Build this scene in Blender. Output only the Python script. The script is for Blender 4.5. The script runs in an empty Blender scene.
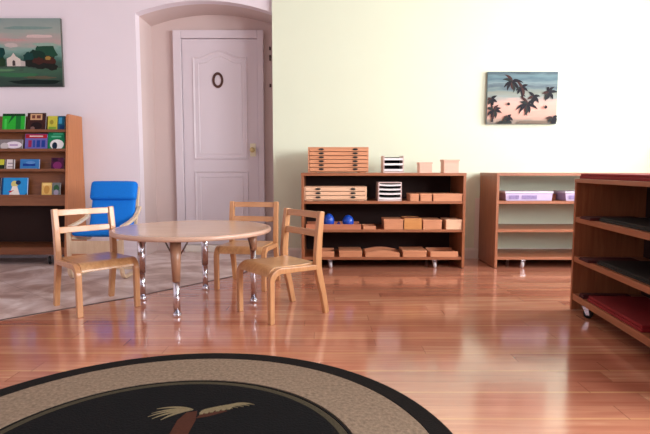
import bpy, math, random
from mathutils import Vector, Matrix
random.seed(7)
COL = bpy.context.scene.collection
PI = math.pi

# ------------------------------------------------------------------ materials
def lin(c):
    f = lambda v: v/12.92 if v <= .04045 else ((v+.055)/1.055)**2.4
    return (f(c[0]/255), f(c[1]/255), f(c[2]/255), 1)

def newmat(name):
    m = bpy.data.materials.new(name); m.use_nodes = True
    nt = m.node_tree; nt.nodes.clear()
    o = nt.nodes.new('ShaderNodeOutputMaterial'); b = nt.nodes.new('ShaderNodeBsdfPrincipled')
    nt.links.new(b.outputs[0], o.inputs[0])
    return m, nt, b

def plain(name, c, rough=.5, metal=0, var=.06, scale=30, spec=.5, bump=0, alpha=1, trans=0):
    m, nt, b = newmat(name)
    tc = nt.nodes.new('ShaderNodeTexCoord'); n = nt.nodes.new('ShaderNodeTexNoise')
    n.inputs['Scale'].default_value = scale; n.inputs['Detail'].default_value = 3
    nt.links.new(tc.outputs['Object'], n.inputs['Vector'])
    r = nt.nodes.new('ShaderNodeValToRGB'); L = lin(c)
    r.color_ramp.elements[0].color = (L[0]*(1-var), L[1]*(1-var), L[2]*(1-var), 1)
    r.color_ramp.elements[1].color = (min(1, L[0]*(1+var)), min(1, L[1]*(1+var)), min(1, L[2]*(1+var)), 1)
    nt.links.new(n.outputs['Fac'], r.inputs['Fac']); nt.links.new(r.outputs[0], b.inputs['Base Color'])
    b.inputs['Roughness'].default_value = rough; b.inputs['Metallic'].default_value = metal
    b.inputs['Specular IOR Level'].default_value = spec
    b.inputs['Alpha'].default_value = alpha
    b.inputs['Transmission Weight'].default_value = trans
    if bump:
        bp = nt.nodes.new('ShaderNodeBump'); bp.inputs['Strength'].default_value = bump
        bp.inputs['Distance'].default_value = .004
        nt.links.new(n.outputs['Fac'], bp.inputs['Height']); nt.links.new(bp.outputs[0], b.inputs['Normal'])
    return m

def wood(name, c1, c2, rough=.4, stretch=(1.2, 14, 14), spec=.5, coat=0):
    """grain runs along local X by default"""
    m, nt, b = newmat(name)
    tc = nt.nodes.new('ShaderNodeTexCoord'); mp = nt.nodes.new('ShaderNodeMapping')
    mp.inputs['Scale'].default_value = stretch
    n = nt.nodes.new('ShaderNodeTexNoise'); n.inputs['Scale'].default_value = 4
    n.inputs['Detail'].default_value = 5; n.inputs['Distortion'].default_value = .6
    nt.links.new(tc.outputs['Object'], mp.inputs['Vector']); nt.links.new(mp.outputs[0], n.inputs['Vector'])
    r = nt.nodes.new('ShaderNodeValToRGB')
    r.color_ramp.elements[0].position = .3; r.color_ramp.elements[1].position = .72
    r.color_ramp.elements[0].color = lin(c1); r.color_ramp.elements[1].color = lin(c2)
    nt.links.new(n.outputs['Fac'], r.inputs['Fac']); nt.links.new(r.outputs[0], b.inputs['Base Color'])
    b.inputs['Roughness'].default_value = rough; b.inputs['Specular IOR Level'].default_value = spec
    b.inputs['Coat Weight'].default_value = coat; b.inputs['Coat Roughness'].default_value = .15
    return m

def floor_wood():
    m, nt, b = newmat('laminate_floor'); N = nt.nodes.new; L = nt.links.new
    tc = N('ShaderNodeTexCoord'); s = N('ShaderNodeSeparateXYZ'); L(tc.outputs['Object'], s.inputs[0])
    def math_(op, a, bb=None, v=None):
        n = N('ShaderNodeMath'); n.operation = op
        if isinstance(a, (int, float)): n.inputs[0].default_value = a
        else: L(a, n.inputs[0])
        if bb is not None: L(bb, n.inputs[1])
        if v is not None: n.inputs[1].default_value = v
        return n.outputs[0]
    def layer(w, ln):
        row_f = math_('DIVIDE', s.outputs['Y'], v=w)
        row = math_('FLOOR', row_f)
        wn = N('ShaderNodeTexWhiteNoise'); wn.noise_dimensions = '1D'; L(row, wn.inputs['W'])
        off = math_('MULTIPLY', wn.outputs['Value'], v=7.3)
        xf = math_('ADD', math_('DIVIDE', s.outputs['X'], v=ln), off)
        cell = math_('FLOOR', xf)
        cx = N('ShaderNodeCombineXYZ'); L(row, cx.inputs[0]); L(cell, cx.inputs[1])
        w2 = N('ShaderNodeTexWhiteNoise'); w2.noise_dimensions = '2D'; L(cx.outputs[0], w2.inputs['Vector'])
        return row_f, xf, w2.outputs['Value'], cell
    rf, xf, rnd, cell = layer(.101, 1.15)
    # grain
    mp = N('ShaderNodeMapping'); mp.inputs['Scale'].default_value = (1.1, 17, 1)
    shift = N('ShaderNodeCombineXYZ'); L(math_('MULTIPLY', rnd, v=31.), shift.inputs[0]); L(math_('MULTIPLY', rnd, v=17.), shift.inputs[1])
    va = N('ShaderNodeVectorMath'); va.operation = 'ADD'
    L(tc.outputs['Object'], mp.inputs['Vector']); L(mp.outputs[0], va.inputs[0]); L(shift.outputs[0], va.inputs[1])
    n = N('ShaderNodeTexNoise'); n.inputs['Scale'].default_value = 2.2; n.inputs['Detail'].default_value = 6
    n.inputs['Distortion'].default_value = .5; L(va.outputs[0], n.inputs['Vector'])
    mix = math_('ADD', math_('MULTIPLY', rnd, v=.42), math_('MULTIPLY', n.outputs['Fac'], v=.80))
    r = N('ShaderNodeValToRGB'); e = r.color_ramp.elements
    e[0].position = .2; e[0].color = lin((156, 92, 72)); e[1].position = .95; e[1].color = lin((224, 170, 136))
    for p, c in ((.42, (184, 114, 90)), (.62, (194, 126, 100)), (.80, (206, 142, 112))):
        k = e.new(p); k.color = lin(c)
    L(mix, r.inputs['Fac'])
    # pale line along every second board seam, thin dark line on the others
    fr2 = math_('FRACT', math_('DIVIDE', s.outputs['Y'], v=.202))
    pale = math_('LESS_THAN', fr2, v=.07)
    fr1 = math_('FRACT', rf); dark = math_('LESS_THAN', fr1, v=.018)
    fx = math_('FRACT', xf); darkx = math_('LESS_THAN', fx, v=.004)
    n3 = N('ShaderNodeTexNoise'); n3.inputs['Scale'].default_value = 1.3; L(tc.outputs['Object'], n3.inputs['Vector'])
    pf = math_('MULTIPLY', pale, math_('MULTIPLY', n3.outputs['Fac'], v=1.2))
    m1 = N('ShaderNodeMixRGB'); L(pf, m1.inputs['Fac']); L(r.outputs[0], m1.inputs['Color1']); m1.inputs['Color2'].default_value = lin((224, 170, 122))
    dk = math_('MULTIPLY', math_('MAXIMUM', dark, darkx), v=.35)
    m2 = N('ShaderNodeMixRGB'); L(dk, m2.inputs['Fac']); L(m1.outputs[0], m2.inputs['Color1']); m2.inputs['Color2'].default_value = lin((80, 40, 30))
    L(m2.outputs[0], b.inputs['Base Color'])
    n4 = N('ShaderNodeTexNoise'); n4.inputs['Scale'].default_value = 3.; L(tc.outputs['Object'], n4.inputs['Vector'])
    rr = math_('ADD', math_('MULTIPLY', n4.outputs['Fac'], v=.05), v=.09)
    L(rr, b.inputs['Roughness']); b.inputs['Specular IOR Level'].default_value = .9
    b.inputs['Coat Weight'].default_value = .6; b.inputs['Coat Roughness'].default_value = .17; b.inputs['Coat IOR'].default_value = 1.6
    bp = N('ShaderNodeBump'); bp.inputs['Strength'].default_value = .05; bp.inputs['Distance'].default_value = .01
    L(n.outputs['Fac'], bp.inputs['Height']); L(bp.outputs[0], b.inputs['Normal'])
    return m

def tile_mat():
    m, nt, b = newmat('stone_tile'); N = nt.nodes.new; L = nt.links.new
    tc = N('ShaderNodeTexCoord'); mp = N('ShaderNodeMapping'); mp.inputs['Rotation'].default_value = (0, 0, .72)
    L(tc.outputs['Object'], mp.inputs['Vector'])
    n = N('ShaderNodeTexNoise'); n.inputs['Scale'].default_value = 2.2; n.inputs['Detail'].default_value = 7; n.inputs['Distortion'].default_value = 1.6
    L(mp.outputs[0], n.inputs['Vector'])
    r = N('ShaderNodeValToRGB'); e = r.color_ramp.elements
    e[0].position = .36; e[0].color = lin((180, 150, 140)); e[1].position = .64; e[1].color = lin((246, 232, 228))
    k = e.new(.5); k.color = lin((216, 194, 186)); L(n.outputs['Fac'], r.inputs['Fac'])
    br = N('ShaderNodeTexBrick'); br.offset = 0; br.inputs['Scale'].default_value = 1
    br.inputs['Brick Width'].default_value = .42; br.inputs['Row Height'].default_value = .42
    br.inputs['Mortar Size'].default_value = .004; br.inputs['Color1'].default_value = (1, 1, 1, 1)
    br.inputs['Color2'].default_value = (.93, .93, .93, 1); br.inputs['Mortar'].default_value = (.78, .74, .72, 1)
    L(mp.outputs[0], br.inputs['Vector'])
    mx = N('ShaderNodeMixRGB'); mx.blend_type = 'MULTIPLY'; mx.inputs['Fac'].default_value = 1
    L(r.outputs[0], mx.inputs['Color1']); L(br.outputs['Color'], mx.inputs['Color2'])
    L(mx.outputs[0], b.inputs['Base Color']); b.inputs['Roughness'].default_value = .38
    return m

M = {}
M['floor'] = floor_wood(); M['tile'] = tile_mat()
M['wall_pale'] = plain('pale_green_paint', (221, 228, 204), .7, var=.02, scale=3)
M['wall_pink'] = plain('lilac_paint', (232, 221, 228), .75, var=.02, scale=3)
M['wall_alcove'] = plain('alcove_bounce_tint', (214, 194, 190), .75, var=.02, scale=3)  # peach tint is warm bounce light put into the wall colour
M['wall_plain'] = plain('cream_paint', (150, 132, 118), .75, var=.02, scale=3)
M['wall_dim'] = plain('fill_cutting_wall', (112, 92, 80), .8, var=.02, scale=3)  # unseen front wall, coloured dark to cut frontal fill
M['ceiling'] = plain('ceiling_paint', (176, 170, 166), .8, var=.02, scale=3)  # unseen ceiling, toned down to reduce fill in the shadows
M['trim'] = plain('white_trim', (234, 226, 216), .4, var=.02)
M['door'] = plain('door_paint', (222, 211, 218), .42, var=.02, scale=5)
M['strip'] = plain('threshold_metal', (84, 58, 50), .4, metal=.3)
M['shelf'] = wood('cabinet_wood', (150, 90, 60), (172, 110, 76), .38)
M['shelf_v'] = wood('cabinet_wood_upright', (142, 84, 54), (168, 106, 70), .38, stretch=(14, 14, 1.2))
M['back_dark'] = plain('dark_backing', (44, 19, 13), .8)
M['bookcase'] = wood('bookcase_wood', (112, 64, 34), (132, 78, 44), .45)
M['bookcase_v'] = wood('bookcase_side_lit_wood', (176, 110, 68), (192, 124, 78), .45, stretch=(14, 14, 1.2))  # lighter copy of the bookcase wood, side window light put into the colour
M['beech'] = wood('beech_seat', (194, 142, 94), (216, 168, 118), .3, stretch=(14, 1.2, 14), coat=.3)
M['beech_leg'] = wood('beech_leg', (186, 130, 86), (208, 154, 108), .32, stretch=(14, 14, 1.4), coat=.3)
M['beech_rail'] = wood('beech_rail', (188, 132, 88), (210, 156, 110), .32, coat=.3)
M['tabletop'] = wood('table_laminate', (214, 178, 146), (226, 192, 160), .22, stretch=(1, 5, 5), coat=.4)
M['table_edge'] = plain('table_edge_band', (206, 168, 146), .3)
M['leg_sleeve'] = plain('leg_sleeve_reflect_tan', (164, 120, 94), .3)  # tan of the reflected surroundings, painted on in place of chrome
M['chrome'] = plain('chrome', (214, 214, 224), .22, metal=1, var=.01)
M['steel'] = plain('brace_steel', (120, 100, 92), .3, metal=.8)
M['rubber'] = plain('black_rubber', (22, 20, 20), .5)
M['blue'] = plain('blue_canvas', (18, 118, 214), .8, var=.12, scale=120, bump=.3, spec=.2)
M['blue_edge'] = plain('blue_piping', (12, 84, 168), .8)
M['birch'] = wood('birch_frame', (220, 190, 156), (236, 212, 182), .4, stretch=(10, 10, 2))
M['box_wood'] = wood('light_box_wood', (206, 140, 102), (222, 158, 118), .45)
M['box_gold'] = wood('golden_box_wood', (204, 138, 78), (220, 156, 92), .45)
M['box_pink'] = wood('pale_pink_box_wood', (232, 178, 156), (240, 190, 168), .5)
M['box_pale'] = wood('pale_box_wood', (232, 186, 150), (242, 200, 166), .45)
M['tray_wood'] = wood('tray_wood', (190, 118, 86), (204, 134, 100), .45)
M['black'] = plain('black', (14, 11, 12), .7)
M['white'] = plain('white_card', (240, 236, 236), .5, var=.02)
M['rack'] = plain('rack_frame', (214, 190, 184), .4)
M['blue_solid'] = plain('blue_lacquer', (16, 70, 176), .3, var=.03)
M['lilac_plastic'] = plain('lilac_plastic', (196, 180, 214), .3, var=.05)
M['lid'] = plain('white_plastic_lid', (232, 226, 240), .3, var=.03)
M['purple_dark'] = plain('purple_contents', (142, 124, 172), .5, var=.5, scale=60)
M['maroon'] = plain('maroon_felt', (136, 18, 26), .8, var=.15, scale=80)
M['maroon_dark'] = plain('dark_maroon_felt', (70, 10, 16), .8, var=.15, scale=80)
M['brass'] = plain('brass', (214, 192, 136), .35, metal=.4)
M['plate'] = plain('cream_lock_plate', (244, 236, 206), .3)
M['bronze'] = plain('dark_bronze', (84, 52, 44), .4, metal=.3)
M['rug_black'] = plain('rug_black_pile', (28, 25, 24), .95, var=.4, scale=160, bump=.6, spec=.1)
M['rug_tan'] = plain('rug_tan_pile', (136, 118, 100), .95, var=.6, scale=75, bump=.8, spec=.1)
M['rug_olive'] = plain('rug_olive_pile', (70, 64, 50), .95, var=.4, scale=140, bump=.6, spec=.1)
M['rug_center'] = plain('rug_dark_center_pile', (20, 20, 21), .95, var=.3, scale=140, bump=.6, spec=.1)
M['rug_frond'] = plain('rug_frond_pile', (122, 110, 84), .95, var=.4, scale=140, spec=.1)
M['rug_brown'] = plain('rug_rust_pile', (72, 42, 32), .95, var=.3, scale=140, spec=.1)
M['highlit_rubber'] = plain('wheel_painted_highlight', (206, 204, 208), .35)  # wheel colour whitened to carry the bright highlights
M['glass'] = plain('window_glass', (250, 250, 250), .02, trans=1, var=0)

def flat(c, rough=.5):
    k = 'c_%d_%d_%d' % c
    if k not in M: M[k] = plain('paint_' + k, c, rough, var=.14, scale=60, spec=.15)
    return M[k]

def paint_blend(name, stops, axis='Z', lo=0., hi=1., scale=9, wob=.12, rough=.5, stretch=(1, 1, 3)):
    """brush-stroked bands of pigment for a canvas"""
    m, nt, b = newmat(name); N = nt.nodes.new; L = nt.links.new
    tc = N('ShaderNodeTexCoord'); s = N('ShaderNodeSeparateXYZ'); L(tc.outputs['Object'], s.inputs[0])
    mr = N('ShaderNodeMapRange'); mr.inputs['From Min'].default_value = lo; mr.inputs['From Max'].default_value = hi
    L(s.outputs[axis], mr.inputs['Value'])
    mp = N('ShaderNodeMapping'); mp.inputs['Scale'].default_value = stretch; L(tc.outputs['Object'], mp.inputs['Vector'])
    n = N('ShaderNodeTexNoise'); n.inputs['Scale'].default_value = scale; n.inputs['Detail'].default_value = 4; L(mp.outputs[0], n.inputs['Vector'])
    a = N('ShaderNodeMath'); a.operation = 'MULTIPLY_ADD'; a.inputs[1].default_value = wob*2; L(n.outputs['Fac'], a.inputs[0])
    sub = N('ShaderNodeMath'); sub.operation = 'SUBTRACT'; sub.inputs[1].default_value = wob
    L(mr.outputs[0], a.inputs[2]); L(a.outputs[0], sub.inputs[0])
    r = N('ShaderNodeValToRGB'); e = r.color_ramp.elements
    e[0].position = stops[0][0]; e[0].color = lin(stops[0][1]); e[1].position = stops[-1][0]; e[1].color = lin(stops[-1][1])
    for p, c in stops[1:-1]:
        k = e.new(p); k.color = lin(c)
    L(sub.outputs[0], r.inputs['Fac']); L(r.outputs[0], b.inputs['Base Color']); b.inputs['Roughness'].default_value = rough
    return m

# ------------------------------------------------------------------ mesh builder
class MB:
    def __init__(s): s.v = []; s.f = []; s.mi = []; s.mats = []; s.sm = []
    def m(s, mat):
        if mat not in s.mats: s.mats.append(mat)
        return s.mats.index(mat)
    def add(s, vs, fs, mat, smooth=False):
        o = len(s.v); k = s.m(mat); s.v += [tuple(v) for v in vs]
        for f in fs: s.f.append([i+o for i in f]); s.mi.append(k); s.sm.append(smooth)
        return s
    def box(s, x0, x1, y0, y1, z0, z1, mat):
        vs = [(x, y, z) for z in (z0, z1) for y in (y0, y1) for x in (x0, x1)]
        return s.add(vs, [(0, 2, 3, 1), (4, 5, 7, 6), (0, 1, 5, 4), (2, 6, 7, 3), (0, 4, 6, 2), (1, 3, 7, 5)], mat)
    def prism(s, pts, d, mat, base=(0, 0, 0), ax=('x', 'z'), smooth=False):
        """polygon pts in the plane of two axes, extruded by d=(a,b) along the third"""
        third = [a for a in 'xyz' if a not in ax][0]
        vs = []
        for e in d:
            for p in pts:
                c = {ax[0]: p[0], ax[1]: p[1], third: e}
                vs.append((c['x']+base[0], c['y']+base[1], c['z']+base[2]))
        n = len(pts)
        s.add(vs, [tuple(range(n))[::-1], tuple(range(n, 2*n))], mat)
        o = len(s.v)-2*n; k = s.m(mat)
        for i in range(n):
            s.f.append([o+i, o+(i+1) % n, o+n+(i+1) % n, o+n+i]); s.mi.append(k); s.sm.append(smooth)
        return s
    def ribbon(s, path, t, x0, x1, mat):
        """strip of thickness t following a path in (y,z), spanning x0..x1"""
        n = len(path); A = []; B = []
        for i, p in enumerate(path):
            a = path[max(0, i-1)]; b = path[min(n-1, i+1)]
            dx, dy = b[0]-a[0], b[1]-a[1]; l = math.hypot(dx, dy) or 1
            tt = t[i] if isinstance(t, (list, tuple)) else t
            nx, ny = -dy/l*tt/2, dx/l*tt/2
            A.append((p[0]+nx, p[1]+ny)); B.append((p[0]-nx, p[1]-ny))
        vs = []
        for (a, b) in zip(A, B):
            vs += [(x0, a[0], a[1]), (x1, a[0], a[1]), (x1, b[0], b[1]), (x0, b[0], b[1])]
        fs = [(0, 3, 2, 1), (4*n-4, 4*n-3, 4*n-2, 4*n-1)]
        for i in range(n-1):
            for j in range(4):
                fs.append((4*i+j, 4*i+(j+1) % 4, 4*i+4+(j+1) % 4, 4*i+4+j))
        return s.add(vs, fs, mat)
    def tube(s, pts, r, mat, seg=12):
        pts = [Vector(p) for p in pts]; n = len(pts); vs = []; fs = []
        for i, p in enumerate(pts):
            d = (pts[min(n-1, i+1)]-pts[max(0, i-1)]).normalized()
            u = d.cross(Vector((0, 0, 1)) if abs(d.z) < .9 else Vector((1, 0, 0))).normalized(); w = d.cross(u)
            rr = r[i] if isinstance(r, (list, tuple)) else r
            for k in range(seg):
                a = 2*PI*k/seg; vs.append(p+(u*math.cos(a)+w*math.sin(a))*rr)
        for i in range(n-1):
            for k in range(seg): fs.append((i*seg+k, i*seg+(k+1) % seg, (i+1)*seg+(k+1) % seg, (i+1)*seg+k))
        s.add(vs, fs, mat, True)
        o = len(s.v)-len(vs); kk = s.m(mat)
        for ring in (range(seg), range((n-1)*seg, n*seg)):
            s.f.append([o+i for i in ring]); s.mi.append(kk); s.sm.append(False)
        return s
    def lathe(s, prof, mat, c=(0, 0, 0), seg=32, axis='z', smooth=True):
        vs = []; fs = []; n = len(prof)
        for (r, h) in prof:
            for k in range(seg):
                a = 2*PI*k/seg; p = (r*math.cos(a), r*math.sin(a), h)
                if axis == 'y': p = (p[0], h, p[1])
                if axis == 'x': p = (h, p[0], p[1])
                vs.append((p[0]+c[0], p[1]+c[1], p[2]+c[2]))
        for i in range(n-1):
            for k in range(seg): fs.append((i*seg+k, i*seg+(k+1) % seg, (i+1)*seg+(k+1) % seg, (i+1)*seg+k))
        fs.append(tuple(range(seg))[::-1]); fs.append(tuple(range((n-1)*seg, n*seg)))
        return s.add(vs, fs, mat, smooth)
    def build(s, name, parent=None, bevel=0, loc=None, rot=None, subs=0):
        import bmesh
        me = bpy.data.meshes.new(name); me.from_pydata(s.v, [], s.f)
        for mt in s.mats: me.materials.append(mt)
        for p, k, sm in zip(me.polygons, s.mi, s.sm): p.material_index = k; p.use_smooth = sm
        bm = bmesh.new(); bm.from_mesh(me); bmesh.ops.recalc_face_normals(bm, faces=bm.faces)
        bm.to_mesh(me); bm.free(); me.update()
        o = bpy.data.objects.new(name, me); COL.objects.link(o)
        if parent: o.parent = parent
        if loc: o.location = loc
        if rot: o.rotation_euler = rot
        if bevel:
            b = o.modifiers.new('bevel', 'BEVEL'); b.width = bevel; b.segments = 2; b.limit_method = 'ANGLE'; b.angle_limit = .6
            b.harden_normals = False
        if subs:
            u = o.modifiers.new('sub', 'SUBSURF'); u.levels = subs; u.render_levels = subs
        return o

def empty(name, loc=(0, 0, 0), rz=0):
    o = bpy.data.objects.new(name, None); COL.objects.link(o); o.location = loc; o.rotation_euler = (0, 0, rz)
    o.empty_display_size = .05; return o
def tag(o, label, cat, group=None):
    o['label'] = label; o['category'] = cat
    if group: o['group'] = group
    return o
def struct(o): o['kind'] = 'structure'; return o
def copy_tree(o, parent=None):
    c = o.copy(); COL.objects.link(c)
    if parent: c.parent = parent
    for ch in [x for x in bpy.data.objects if x.parent == o]: copy_tree(ch, c)
    return c
def arc(cx, cy, r, a0, a1, n=8):
    return [(cx+r*math.cos(a0+(a1-a0)*i/n), cy+r*math.sin(a0+(a1-a0)*i/n)) for i in range(n+1)]

# ------------------------------------------------------------------ the setting
XL, XR, YF, YB, YW, YG, ZC = -3.35, 3.25, -2.6, 4.72, 4.68, 5.15, 2.75
AX0, AX1 = -1.657, -.453       # arch opening
BND = [(XL, 1.13), (-1.727, 2.725), (-1.219, 3.223), (-.652, 3.925), (-.44, YW)]

mb = MB(); pts = BND + [(-.44, YW+.02), (XR, YW+.02), (XR, YF), (XL, YF)]
mb.prism(pts, (-.1, 0), M['floor'], ax=('x', 'y')); struct(mb.build('floor'))
mb = MB(); pts = [BND[0], BND[1], BND[2], BND[3], BND[4], (-.44, YB), (AX1, YB), (AX1, YG), (AX0, YG), (AX0, YB), (XL, YB)]
mb.prism(pts, (-.1, 0), M['tile'], ax=('x', 'y')); struct(mb.build('floor_tile'))
mb = MB()
for a, b in zip(BND[:-1], BND[1:]):
    d = Vector((b[0]-a[0], b[1]-a[1])).normalized(); n = Vector((-d.y, d.x))*.009
    mb.prism([(a[0]+n.x, a[1]+n.y), (b[0]+n.x, b[1]+n.y), (b[0]-n.x, b[1]-n.y), (a[0]-n.x, a[1]-n.y)], (-.01, .003), M['strip'], ax=('x', 'y'))
struct(mb.build('trim_1'))

# green wall (nearer plane)
struct(MB().box(AX1-.006, XR, YW, YW+.25, 0, ZC, M['wall_pale']).build('wall_back'))
# pink wall with the arched opening
ASP, AAP = 2.157, 2.262
cxa = (AX0+AX1)/2; hw = (AX1-AX0)/2; rise = AAP-ASP; R = (hw*hw+rise*rise)/(2*rise)
def archz(x, sp=ASP): return sp + math.sqrt(R*R-(x-cxa)**2)-(R-rise)
xs = [AX0+(AX1-AX0)*i/24 for i in range(25)]
mb = MB(); mb.box(XL, AX0, YB, YB+.1, 0, ZC, M['wall_pink'])
mb.box(AX1, AX1+.02, YB, YB+.1, 0, ZC, M['wall_pink'])
mb.prism([(AX0, ZC)]+[(x, archz(x)) for x in xs]+[(AX1, ZC)], (YB, YB+.1), M['wall_pink'])
struct(mb.build('wall_back_left'))
# alcove: jambs, soffit, rear wall
mb = MB()
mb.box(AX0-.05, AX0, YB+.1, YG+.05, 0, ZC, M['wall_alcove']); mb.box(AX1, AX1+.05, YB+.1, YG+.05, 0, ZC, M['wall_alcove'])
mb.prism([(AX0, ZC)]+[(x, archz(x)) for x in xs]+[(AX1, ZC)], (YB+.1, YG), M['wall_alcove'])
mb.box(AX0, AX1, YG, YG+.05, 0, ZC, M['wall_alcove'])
struct(mb.build('wall_alcove'))
struct(MB().box(XL-.1, XL, YF, YB+.1, 0, ZC, M['wall_pink']).build('wall_left'))
struct(MB().box(XL-.1, XR+.1, YF-.1, YB+.6, ZC, ZC+.1, M['ceiling']).build('ceiling'))

def window_wall(name, horiz, c0, c1, plane, thick, wins, mat):
    """wall with rectangular openings; horiz: runs along x (True) or y"""
    mb = MB()
    def bx(a0, a1, z0, z1, m_=mat, t=thick):
        p0, p1 = sorted((plane, plane+t))
        if horiz: mb.box(a0, a1, p0, p1, z0, z1, m_)
        else: mb.box(p0, p1, a0, a1, z0, z1, m_)
    prev = c0
    for (a, b, z0, z1) in wins:
        bx(prev, a, 0, ZC); bx(a, b, 0, z0); bx(a, b, z1, ZC); prev = b
    bx(prev, c1, 0, ZC)
    return struct(mb.build(name))
WR = [(-1.5, .1, .75, 2.35), (.6, 2.2, .75, 2.35), (2.75, 4.15, .75, 2.35)]
WFILL = [(-2.6, -.9, .9, 2.3), (.6, 2.3, .9, 2.3)]  # unseen openings behind the camera, added for soft fill
window_wall('wall_right', False, YF, YW, XR, .14, WR, M['wall_plain'])
window_wall('wall_front', True, XL, XR, YF, -.14, WFILL, M['wall_dim'])
wi = 1
for horiz, wins, plane, sg in ((False, WR, XR, 1), (True, WFILL, YF, -1)):  # right frames are the room's windows, front ones belong to the added fill
    for (a, b, z0, z1) in wins:
        mb = MB()
        def bar(a0, a1, q0, q1, d0=.04, d1=.09):
            p0, p1 = sorted((plane+sg*d0, plane+sg*d1))
            if horiz: mb.box(a0, a1, p0, p1, q0, q1, M['trim'])
            else: mb.box(p0, p1, a0, a1, q0, q1, M['trim'])
        bar(a, a+.05, z0, z1); bar(b-.05, b, z0, z1); bar(a+.05, b-.05, z0, z0+.05); bar(a+.05, b-.05, z1-.05, z1)
        mid = (a+b)/2; bar(mid-.02, mid+.02, z0+.05, z1-.05)
        struct(mb.build('window_%d' % wi)); wi += 1

# baseboards
def baseboard(name, x0, x1, y, mat):
    prof = [(y, 0), (y-.014, 0), (y-.014, .075), (y-.009, .088), (y-.005, .095), (y, .095)]
    return struct(MB().prism(prof, (x0, x1), mat, ax=('y', 'z')).build(name))
baseboard('baseboard_back', AX1-.005, XR, YW, M['trim'])
baseboard('baseboard_left', XL, AX0, YB, M['wall_pink'])
struct(MB().box(1.338, 1.392, YW-.012, YW, .095, .545, M['trim']).build('trim_2', bevel=.003))

# door in the alcove
DX0, DX1, DZ = -1.362, -.645, 2.03
dr = struct(empty('door_1', ((DX0+DX1)/2, YG, 0)))
cx = (DX0+DX1)/2; w2 = (DX1-DX0)/2
mb = MB(); y0 = -.035
mb.box(-w2, w2, y0, 0, .065, DZ, M['door'])
leaf = mb.build('door_leaf', dr, bevel=.002)
def mould(outline, t=.016, h=.012):
    """raised moulding following a closed outline in x,z"""
    mbx = MB(); n = len(outline)
    cxx = sum(p[0] for p in outline)/n; czz = sum(p[1] for p in outline)/n
    def inset(p, k):
        sx = 1 if p[0] < cxx else -1; sz = 1 if p[1] < czz else -1
        return (p[0]+sx*k, p[1]+sz*k)
    rings = []
    for k, yy in ((0, y0), (t*.25, y0-h), (t*.6, y0-h*.6), (t, y0)):
        rings.append([(inset(p, k)[0], yy, inset(p, k)[1]) for p in outline])
    vs = [v for r in rings for v in r]; fs = []
    for i in range(3):
        for j in range(n): fs.append((i*n+j, i*n+(j+1) % n, (i+1)*n+(j+1) % n, (i+1)*n+j))
    mbx.add(vs, fs, M['door']); return mbx
pw = w2-.098
top = [(-pw+2*pw*i/20) for i in range(21)]
def ptop(x):
    u = abs(x)/pw
    return 1.865+.062*(.5+.5*math.cos(PI*min(1, u*1.25)))
o1 = [(x, ptop(x)) for x in top]+[(pw, .895), (-pw, .895)]
mould(o1, .02).build('door_panel', dr)
o2 = [(-pw, .782), (pw, .782), (pw, .24), (-pw, .24)]
mould(o2, .02).build('door_panel', dr)
# inner raised fields
ins = .05
o3 = [(x*(pw-ins)/pw, ptop(x)-ins) for x in top]+[(pw-ins, .895+ins), (-pw+ins, .895+ins)]
mould(o3, .012, .006).build('door_panel', dr)
o4 = [(-pw+ins, .782-ins), (pw-ins, .782-ins), (pw-ins, .24+ins), (-pw+ins, .24+ins)]
mould(o4, .012, .006).build('door_panel', dr)
mb = MB(); cw = .08
mb.box(-w2-cw, -w2-.003, -.06, 0, 0, DZ+cw, M['door']); mb.box(w2+.003, w2+cw-.02, -.06, 0, 0, DZ+cw, M['door'])
mb.box(-w2-.003, w2+.003, -.06, 0, DZ+.004, DZ+cw, M['door'])
mb.build('door_casing', dr, bevel=.006)
mb = MB().box(-w2, w2, -.1, 0, 0, .062, M['trim']); mb.build('threshold', dr, bevel=.006)
# lock plate and knob
kx, kz = -.696-cx, .985
mb = MB().box(kx-.028, kx+.028, y0-.006, y0, kz-.062, kz+.062, M['plate']); mb.build('lock_plate', dr, bevel=.004)
mb = MB().lathe([(.009, 0), (.009, -.03), (.02, -.036), (.026, -.05), (.022, -.064), (.004, -.07)], M['brass'], (kx, y0-.006, kz), 20, 'y')
mb.build('door_knob', dr)
# the oval character on the door
nx, nz = -1.023-cx, 1.647
mb = MB(); n = 40; vs = []; fs = []
for k in range(n):
    a = 2*PI*k/n; c, s_ = math.cos(a), math.sin(a)
    ro = (.052, .074); ri = (.031, .05)
    for (r, yy) in ((ro, y0), (ro, y0-.01), (ri, y0-.01), (ri, y0)): vs.append((nx+r[0]*c, yy, nz+r[1]*s_))
for k in range(n):
    for j in range(4): fs.append((k*4+j, k*4+(j+1) % 4, ((k+1) % n)*4+(j+1) % 4, ((k+1) % n)*4+j))
mb.add(vs, fs, M['bronze']).build('door_number', dr)
# small dark wall catches on the alcove wall to the right of the casing
for i, (z, h) in enumerate(((1.948, .012), (1.862, .026), (1.60, .014))):
    mb = MB().box(-.533, -.518, YG-.012, YG, z-h, z+h, M['bronze'])
    mb.tube([(-.5255, YG-.012, z), (-.5255, YG-.03, z+.004), (-.5255, YG-.034, z+.016)], .004, M['bronze'], 8)
    tag(mb.build('wall_hook'), ['small dark hook beside the door casing, topmost of the three', 'dark hook beside the door casing, middle and longest of the three', 'small dark hook beside the door casing, lowest of the three'][i], 'hook', 'hooks on the alcove wall')

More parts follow.
